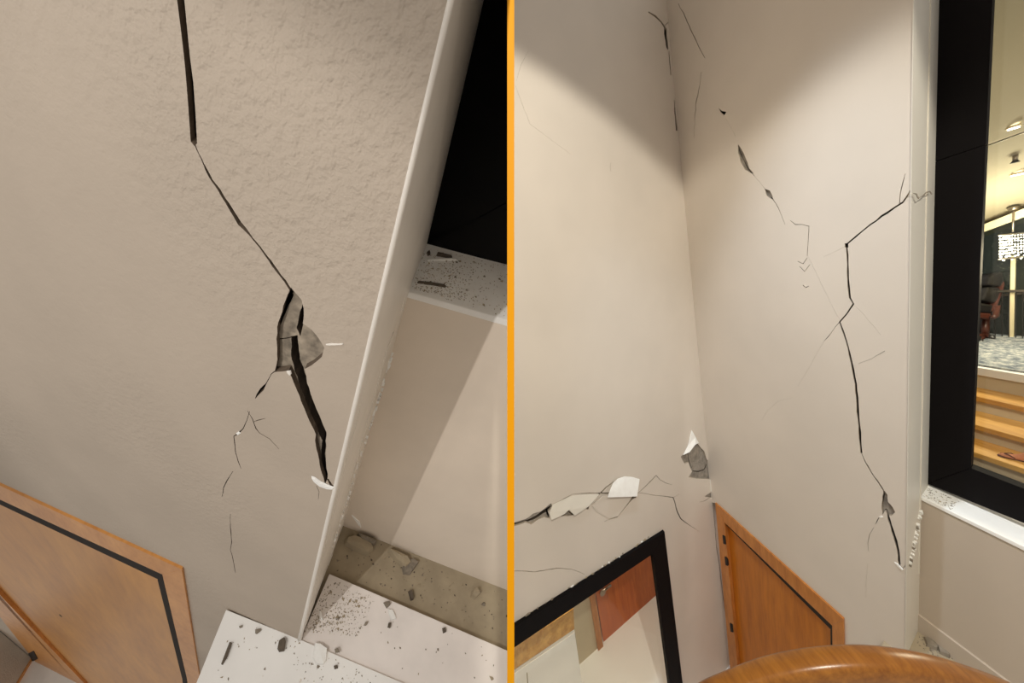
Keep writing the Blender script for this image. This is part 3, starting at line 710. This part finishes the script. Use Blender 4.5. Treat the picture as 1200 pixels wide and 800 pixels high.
for px in ([(1070, 226), (1074, 228), (1075.5, 232), (1077, 233), (1077.5, 231.5), (1076, 230), (1074.5, 226.5)], [(1077, 232), (1082, 230), (1086, 226), (1090, 225), (1092, 228), (1092.5, 227), (1090, 223.5), (1086, 224.5), (1082, 228.5)]):
    slab('split', px, SR, .002, 'chip', t5, -.014)
bm = bmesh.new()
for i in range(40):
    t = random.random(); p = e1(lerp(622, 668, t), DL * (lerp(.95, .25, t) + random.uniform(-.1, .05))); s = random.uniform(.003, .009)
    add_prism(bm, [p - G * s, p + H2 * s * .6, p + G * s * 1.2, p - H2 * s * .5], -H1 * random.uniform(.006, .014), random.choice((0, 0, 0, 1)))
o = link('paint_flakes', bm, ['flake', 'chip'], t5); o['kind'] = 'stuff'
ld = struct(slab('trim_6', [(1078.5, 581.5), (1087, 569.5), (1090, 560), (1330, 655), (1330, 703)], LEDR, .02, 'ledge', None, -.006, bevel=.003), 'white ledge under the tall black mirror at the right', 'ledge')
g5 = grit('plaster_crumbs', [([(1081, 581), (1088, 571), (1125, 588), (1115, 597)], LEDR.shift(-.006), -G, 1.4)], 160, .004, ['chip', 'dusty', 'chip_dark'], BASIS_R)
tag(g5, 'fine crumbs on the left end of the ledge under the tall mirror', 'rubble')
struct(prism('wall_right_low', [R3L.at(1079, 583), R3L.at(1073, 800), R3L.at(1330, 1010), R3L.at(1330, 707)], H2 * .10, 'plaster_low'), 'low pale wall below the ledge of the tall mirror', 'wall')
# skirting and the step with rubble at its foot
sk0 = R3L.at(1074, 718); sk1 = R3L.at(1190, 800)
b7 = struct(prism('baseboard_right', [R3L.at(1074.5, 717), R3L.at(1250, 848), R3L.at(1250, 885), R3L.at(1073, 735)], -H2 * .012, 'plaster_low'), 'pale skirting at the foot of the low wall by the handrail', 'skirting board')
STP = Plane(R3L.at(1073, 735), H1, H2, G)
q = R3L.at(1073, 735)
struct(prism('step_slab', [q + H1 * .08 + H2 * .05, q + H1 * .08 - H2 * 1.1, q - H1 * 1.0 - H2 * 1.1, q - H1 * 1.0 + H2 * .05], G * .08, 'dusty'), 'shadowed stair step behind the curved handrail', 'step')
for i, (px, lab) in enumerate((([(1082, 747), (1092, 748), (1103, 757), (1098, 763), (1086, 757)], 'dark lump of plaster at the foot of the low wall, left one'),
                               ([(1098, 757), (1108, 758), (1119, 767), (1112, 771), (1101, 766)], 'dark lump of plaster at the foot of the low wall, right one'))):
    tag(chip('plaster_chip', px, STP, -G, .02, 'chip', BASIS_R), lab, 'plaster chip', 'rubble by the handrail')
g6 = grit('plaster_crumbs', [([(1076, 742), (1120, 772), (1110, 785), (1072, 752)], STP, -G, 1)], 80, .006, ['chip', 'chip_dark'], BASIS_R)
tag(g6, 'dark plaster crumbs on the step at the foot of the low wall', 'rubble')

# --- tall black mirror at the right; what it shows stands behind its pane
fo = lambda y: edge(1099, y); fi = lambda y: edge(1163, y)
tm = thing('tall_mirror', R3M.at(1140, 600), 'tall black framed mirror showing a lit room and stairs at far right', 'mirror')
slab('frame_stile', [(fo(-60), -60), (fi(-60), -60), (fi(169), 169), (fo(189), 189.3)], R3M, .05, 'black', tm, 0, bevel=.001)
slab('frame_stile', [(fo(190), 190), (fi(170), 169.5), (fi(548), 548), (fo(566), 566)], R3M, .05, 'black', tm, 0, bevel=.001)
slab('frame_back', [(fo(-60) + 2, -60), (fi(-60) - 3, -60), (fi(548) - 3, 546), (fo(560) + 2, 560)], R3M, .02, 'black', tm, .052)
slab('frame_rail', [(1086.3, 566.5), (1138, 548.5), (1200, 572.5), (1330, 623), (1330, 668), (1200, 613)], R3M, .05, 'black', tm, 0, bevel=.001)
slab('pane', [(fi(-60), -60), (fi(168) , 168), (1330, 106), (1330, -60)], R3M, .004, 'pane', tm, .03)
slab('pane', [(fi(170), 170), (1138, 548), (1330, 622), (1330, 108)], R3M, .004, 'pane', tm, .03)
tube('pane_joint', [R3M.at(1155, 171.5, .02), R3M.at(1330, 106.5, .02)], .0022, 'steel', tm, 6)

# ---- the stairs and the room, built behind the pane
T0 = R3M.shift(.9)
def riser_plane(d): return R3M.shift(d)
st = thing('oak_staircase', T0.at(1160, 545), 'cream staircase with three yellow oak treads shown in the tall mirror', 'staircase')
levels = [((1142, 533), 518.5), ((1143, 501), 486), ((1143.5, 468), 458.5)]      # nosing pixel, row of the tread's back edge
d = .9; prev = T0.at(1139, 575)
span0, span1 = H1 * .5, -H1 * 1.3
for (nx, ny), by in levels:
    P = riser_plane(d); nose = P.at(nx, ny)
    LV = Plane(nose, H1, H2, G)
    bk = LV.at(nx + .5, by); d2_ = (bk - R3M.P).dot(R3M.N) / H2.dot(R3M.N)
    a = nose + H1 * .9; b_ = nose - H1 * 1.2
    k = H2 * (d2_ - d)
    prism('tread', [a - H2 * .03, b_ - H2 * .03, b_ + k, a + k], -G * .035, 'tread', st, bevel=.004)
    foot = P.at(nx, ny + 75)
    prism('riser', [a, b_, b_ + G * .35, a + G * .35], H2 * .05, 'riser', st)
    if ny == 533: TREAD3 = LV.shift(-.037); D3 = d
    d = d2_
PT = riser_plane(d); n4 = PT.at(1146, 438.5)
a = n4 + H1 * 1.2; b_ = n4 - H1 * 1.4
prism('riser', [a, b_, b_ + G * .5, a + G * .5], H2 * .05, 'riser', st)
hband = (PT.at(1146, 438.5) - PT.at(1146, 429.5)).dot(G)
prism('landing_edge', [a - H2 * .02, b_ - H2 * .02, b_ - H2 * .02 - G * hband, a - H2 * .02 - G * hband], H2 * .1, 'marble', st, bevel=.004)
FLV = Plane(PT.at(1146, 429.5), H1, H2, G); fo_ = PT.at(1146, 429.5)
dep = 2.3
struct(prism('floor_upper', [fo_ + H1 * 4, fo_ - H1 * 3, fo_ - H1 * 3 + H2 * dep * 1.6, fo_ + H1 * 4 + H2 * dep * 1.6], G * .05, 'marble'), 'floor of the lit room shown in the tall mirror', 'floor')
rg = prism('area_rug', [fo_ + H1 * 3 + H2 * .02 - G * .012, fo_ - H1 * 2.5 + H2 * .02 - G * .012, fo_ - H1 * 2.5 + H2 * dep - G * .012, fo_ + H1 * 3 + H2 * dep - G * .012], G * .012, 'rug')
tag(rg, 'blue grey patterned rug shown in the tall mirror', 'rug')
# window wall at the back of that room: faces the viewer
bk = FLV.at(1160, 393); ZW = bk.z
WX = nrm(V(1, -.12, 0)); 
WP = Plane(bk, G, H1, H2)
dW = (bk - R3M.P).dot(R3M.N) / H2.dot(R3M.N)
wnd = thing('window_1', bk, 'dark night window wall with pale mullions shown in the tall mirror', 'window'); wnd['kind'] = 'structure'
slab('pane', [(1120, 280), (1330, 190), (1330, 425), (1120, 388)], WP, .03, 'night', wnd, .03)
slab('mullion', [(1184.5, 300), (1190, 300), (1188, 395), (1182.5, 394)], WP, .05, 'cornice', wnd, -.02)
slab('mullion', [(1238, 290), (1246, 287), (1243, 405), (1236, 404)], WP, .05, 'cornice', wnd, -.02)
slab('transom', [(1120, 349.5), (1330, 331), (1330, 334), (1120, 351.5)], WP, .03, 'steel', wnd, -.01)
slab('sill', [(1120, 386.5), (1330, 423), (1330, 428), (1120, 389)], WP, .05, 'cornice', wnd, -.02)
rl = thing('balcony_railing', bk, 'thin dark balcony railing before the night window in the tall mirror', 'railing')
slab('top_rail', [(1120, 341), (1330, 337), (1330, 340), (1120, 343)], WP, .02, 'steel', rl, -.05)
for i in range(12):
    x = 1150 + i * 8
    slab('baluster', [(x, 342), (x + 1.1, 342), (x + .7, 392 + i), (x - .4, 392 + i)], WP, .01, 'iron', rl, -.045)
struct(slab('trim_7', [(1120, 276), (1330, 192), (1330, 206), (1120, 284)], WP, .12, 'cornice', None, -.1), 'cream cornice above the night window shown in the tall mirror', 'cornice')
# ceiling over that room
c0, c1 = WP.at(1120, 277, .05), WP.at(1330, 193, .05); c2, c3 = R3M.at(1330, -120, .06), R3M.at(1140, -60, .06)
CEI = Plane(c0, c1 - c0, c3 - c0, G)
c2 = CEI.at(1330, -150)
struct(prism('ceiling_upper', [c0, c1, c2, c3], -G * .05, 'ceil'), 'olive tinted ceiling shown in the tall mirror', 'ceiling')
for (x, y, lab) in ((1188, 147, 'upper round ceiling spotlight shown in the tall mirror'), (1192, 202, 'lower round ceiling spotlight shown in the tall mirror'), (1158, 263, None)):
    if not lab: continue
    c = CEI.at(x, y); t = thing('ceiling_spotlight', c, lab, 'spotlight', 'ceiling spotlights in the tall mirror')
    s = c.z * 3.4 / F
    for nm, r0, mt, dz in (('trim_ring', 1.35, 'cornice', .012), ('lens', 1.0, 'lit', .02)):
        prism(nm, [c + H1 * (s * 1.5 * r0 * math.cos(k * .524)) + H2 * (s * r0 * math.sin(k * .524)) for k in range(12)], G * dz, mt, t)
c = CEI.at(1190, 182); t = thing('sprinkler_head', c, 'small dark sprinkler head on the ceiling in the tall mirror', 'sprinkler')
tube('stem', [c, c + G * .03], .012, 'steel', t); tube('deflector', [c + G * .03, c + G * .045], [.01, .022], 'iron', t)
# chandelier
cz = CEI.at(1188, 246)
zc = cz.z * .98
def cpt(x, y, z=zc): return V((x - 600) / F * z, (y - 400) / F * z, z)
chn = thing('crystal_chandelier', cpt(1190, 306), 'rectangular crystal chandelier glowing in the tall mirror', 'chandelier')
tube('canopy', [cpt(1188, 243), cpt(1188, 246.5)], [.035, .02], 'steel', chn)
tube('stem', [cpt(1188, 246), cpt(1187, 272)], .006, 'steel', chn, 6)
fx0, fx1 = 1170, 1216
for yy in (275, 303):
    tube('frame_bar', [cpt(fx0, yy + 1), cpt(fx1, yy - 4)], .007, 'steel', chn, 6)
bm = bmesh.new()
for i in range(13):
    for j in range(8):
        for k in (0, 1):
            x = fx0 + (i + .5) * (fx1 - fx0) / 13; y = 277 + j * 3.4 - (x - fx0) * .08 + random.uniform(-.6, .6) + (4 if j == 7 and i % 3 == 1 else 0)
            p = cpt(x + k * 1.5, y, zc + k * .12); s = zc * 1.25 / F * random.uniform(.7, 1.15)
            vs6 = [bm.verts.new(p + q * s) for q in (V(1, 0, 0), V(0, 1.3, 0), V(-1, 0, 0), V(0, -1.3, 0))]; t1 = bm.verts.new(p + V(0, 0, s)); t2 = bm.verts.new(p - V(0, 0, s))
            for q in range(4): bm.faces.new((vs6[q], vs6[(q + 1) % 4], t1)); bm.faces.new((vs6[(q + 1) % 4], vs6[q], t2))
o = link('crystal_drops', bm, 'crystal', chn); o['kind'] = 'stuff'
lamp('chandelier_light', 'POINT', cpt(1196, 282, zc - .25), 30, (1, .92, .72), size=.12)
lamp('stair_fill', 'POINT', riser_plane(.55).at(1190, 300), 18, (1, .86, .60), size=.1)  # unseen point light added to brighten the stairs
lamp('spot_light', 'POINT', CEI.at(1192, 202) + G * .7, 9, (1, .90, .62), size=.08)
# office chair
zk = FLV.at(1160, 400).z
def kp(x, y, z=None): z = z or zk; return V((x - 600) / F * z, (y - 400) / F * z, z)
ch = thing('office_chair', kp(1160, 401), 'black leather office chair with rosewood shell shown in the tall mirror', 'chair')
dz = V(.02, 0, .14) * zk / 2
prism('headrest', [kp(1165, 319), kp(1178, 317.5), kp(1177.5, 331), kp(1174, 336), kp(1158, 334), kp(1159, 326)], dz, 'leather', ch, bevel=.02)
prism('backrest', [kp(1158, 335.5), kp(1174.5, 337), kp(1171, 350), kp(1167, 355), kp(1150, 352), kp(1154, 342)], dz, 'leather', ch, bevel=.02)
prism('back_shell', [kp(1178.5, 322), kp(1180, 326), kp(1176, 342), kp(1170, 357), kp(1164, 366), kp(1161, 363), kp(1168, 355), kp(1175, 337)], dz, 'rosewood', ch, bevel=.01)
prism('seat', [kp(1144, 353), kp(1166, 357), kp(1163, 367), kp(1144, 366)], dz * 2, 'leather', ch, bevel=.02)
prism('seat_shell', [kp(1144, 366), kp(1163, 367), kp(1159, 374), kp(1146, 372)], dz * 2, 'rosewood', ch, bevel=.01)
tube('armrest', [kp(1163, 372, zk), kp(1167, 370), kp(1168, 358)], .02, 'rosewood', ch)
tube('column', [kp(1155, 373, zk * 1.03), kp(1154, 394, zk * 1.03)], .025, 'rosewood', ch)
for i, (x, y) in enumerate(((1166, 400), (1158, 404), (1147, 401), (1143, 396), (1160, 396))):
    lg_ = tube('base_leg', [kp(1154, 393, zk * 1.03), kp(x, y - 2, zk * 1.01)], [.022, .014], 'rosewood', ch)
    tube('castor', [kp(x - 1, y, zk * 1.01), kp(x + 1.5, y, zk * 1.01)], .03, 'leather', lg_, 10)
# far desk chair edge at the frame's right
# foot in a flip-flop standing on the lowest oak tread
def tp(x, y): return TREAD3.at(x, y)
ps = thing('person', tp(1200, 545), 'person in a brown flip-flop and white trousers, foot on the oak tread', 'person')
toe = tp(1170, 533); heel = tp(1212, 543); ax = heel - toe; L_ = ax.length; ax = nrm(ax)
sd = nrm(ax.cross(G))
bm = bmesh.new(); prof = [(0, .02, .02), (.1, .10, .05), (.25, .155, .07), (.42, .15, .12), (.6, .12, .20), (.78, .12, .33), (.9, .12, .40), (1.0, .11, .36)]
rings = []
for t, w, h in prof:
    ring = []
    for k in range(12):
        an = 2 * math.pi * k / 12; c, s = math.cos(an), math.sin(an)
        ring.append(bm.verts.new(toe + ax * L_ * t + sd * c * w * L_ - G * (L_ * (.06 + (1.35 * h * (s if s > 0 else 0) + .03 * min(s, 0))))))
    rings.append(ring)
for r0, r1_ in zip(rings, rings[1:]):
    for k in range(12): bm.faces.new((r0[k], r0[(k + 1) % 12], r1_[(k + 1) % 12], r1_[k]))
bm.faces.new(rings[0]); bm.faces.new(rings[-1][::-1])
ank = toe + ax * L_ * .86 - G * L_ * .3
# toes and shin belong to the same body
for k in range(5):
    b0 = toe + ax * L_ * (.13 + .028 * k) + sd * L_ * (.10 - .052 * k) - G * L_ * .115
    add_tube(bm, [b0 + ax * L_ * .1, b0, b0 - ax * L_ * (.10 - .012 * k) + G * L_ * .015], [L_ * (.036 - .003 * k)] * 2 + [L_ * (.028 - .003 * k)], 6)
add_tube(bm, [ank + G * L_ * .05, ank - G * L_ * .25 + ax * L_ * .12, ank - G * L_ * .7 + ax * L_ * .42, ank - G * L_ * 1.4 + ax * L_ * .75], [L_ * .13, L_ * .12, L_ * .15, L_ * .18], 10)
link('body', bm, 'skin', ps, smooth=True)
tube('trouser_leg', [ank - G * L_ * .16 + ax * L_ * .12, ank - G * L_ * .5 + ax * L_ * .35, ank - G * L_ * 1.7 + ax * L_ * .9], [L_ * .2, L_ * .24, L_ * .3], 'cloth', ps, 14)
sole = [(-.03, .05), (.0, .11), (.12, .165), (.3, .17), (.55, .13), (.85, .14), (1.0, .12), (1.06, .04)]
out = [toe + ax * L_ * t + sd * w * L_ for t, w in sole] + [toe + ax * L_ * t - sd * w * L_ for t, w in reversed(sole)]
fs = prism('flip_flop_sole', out, -G * L_ * .06, 'sandal', ps, bevel=.005)
st0 = toe + ax * L_ * .17 - G * L_ * .17
for s_ in (-1, 1):
    tube('flip_flop_strap', [st0, toe + ax * L_ * .33 + sd * L_ * .13 * s_ - G * L_ * .20, toe + ax * L_ * .52 + sd * L_ * .14 * s_ - G * L_ * .08], L_ * .025, 'sandal', ps, 6)

# --- curved beech handrail in the foreground
hr = thing('curved_handrail', V(.85, .75, .78), 'curved beech handrail in the foreground at bottom right', 'handrail')
HZ = .78
arc = [(790, 864, .88), (825, 826, .86), (862, 808, .84), (900, 794, .82), (940, 785, .80), (980, 780.5, .785), (1020, 780, .775), (1060, 784, .77), (1100, 792, .77), (1140, 804, .775), (1180, 819, .785), (1220, 838, .80), (1265, 862, .82)]
# smooth the run
def cr(p, t):
    i = min(int(t), len(p) - 2); u = t - i
    P = [p[max(0, i - 1)], p[i], p[i + 1], p[min(len(p) - 1, i + 2)]]
    return tuple(.5 * (2 * P[1][k] + (P[2][k] - P[0][k]) * u + (2 * P[0][k] - 5 * P[1][k] + 4 * P[2][k] - P[3][k]) * u * u + (3 * P[1][k] - P[0][k] - 3 * P[2][k] + P[3][k]) * u ** 3) for k in range(3))
pts = []
for i in range(61):
    x, y, z = cr(arc, i / 60 * (len(arc) - 1)); pts.append(V((x - 600) / F * z, (y - 400) / F * z, z))
tube('rail', pts, .03, 'rail', hr, 16, (.030, .034))
for i in (12, 24, 31, 37, 48):
    p = pts[i] + G * .035
    tube('baluster', [p, p + G * .9], .008, 'iron', hr, 8)
struct(prism('floor_right', [V(0, 0, 0) + G * EYE + q for q in (H1 * 4.5 - H2 * 1.0, H1 * 4.5 + H2 * 3, -H1 * 1.0 + H2 * 3, -H1 * 1 - H2 * 1.0)], G * .05, 'marble'), 'white marble floor of the stair hall', 'floor')
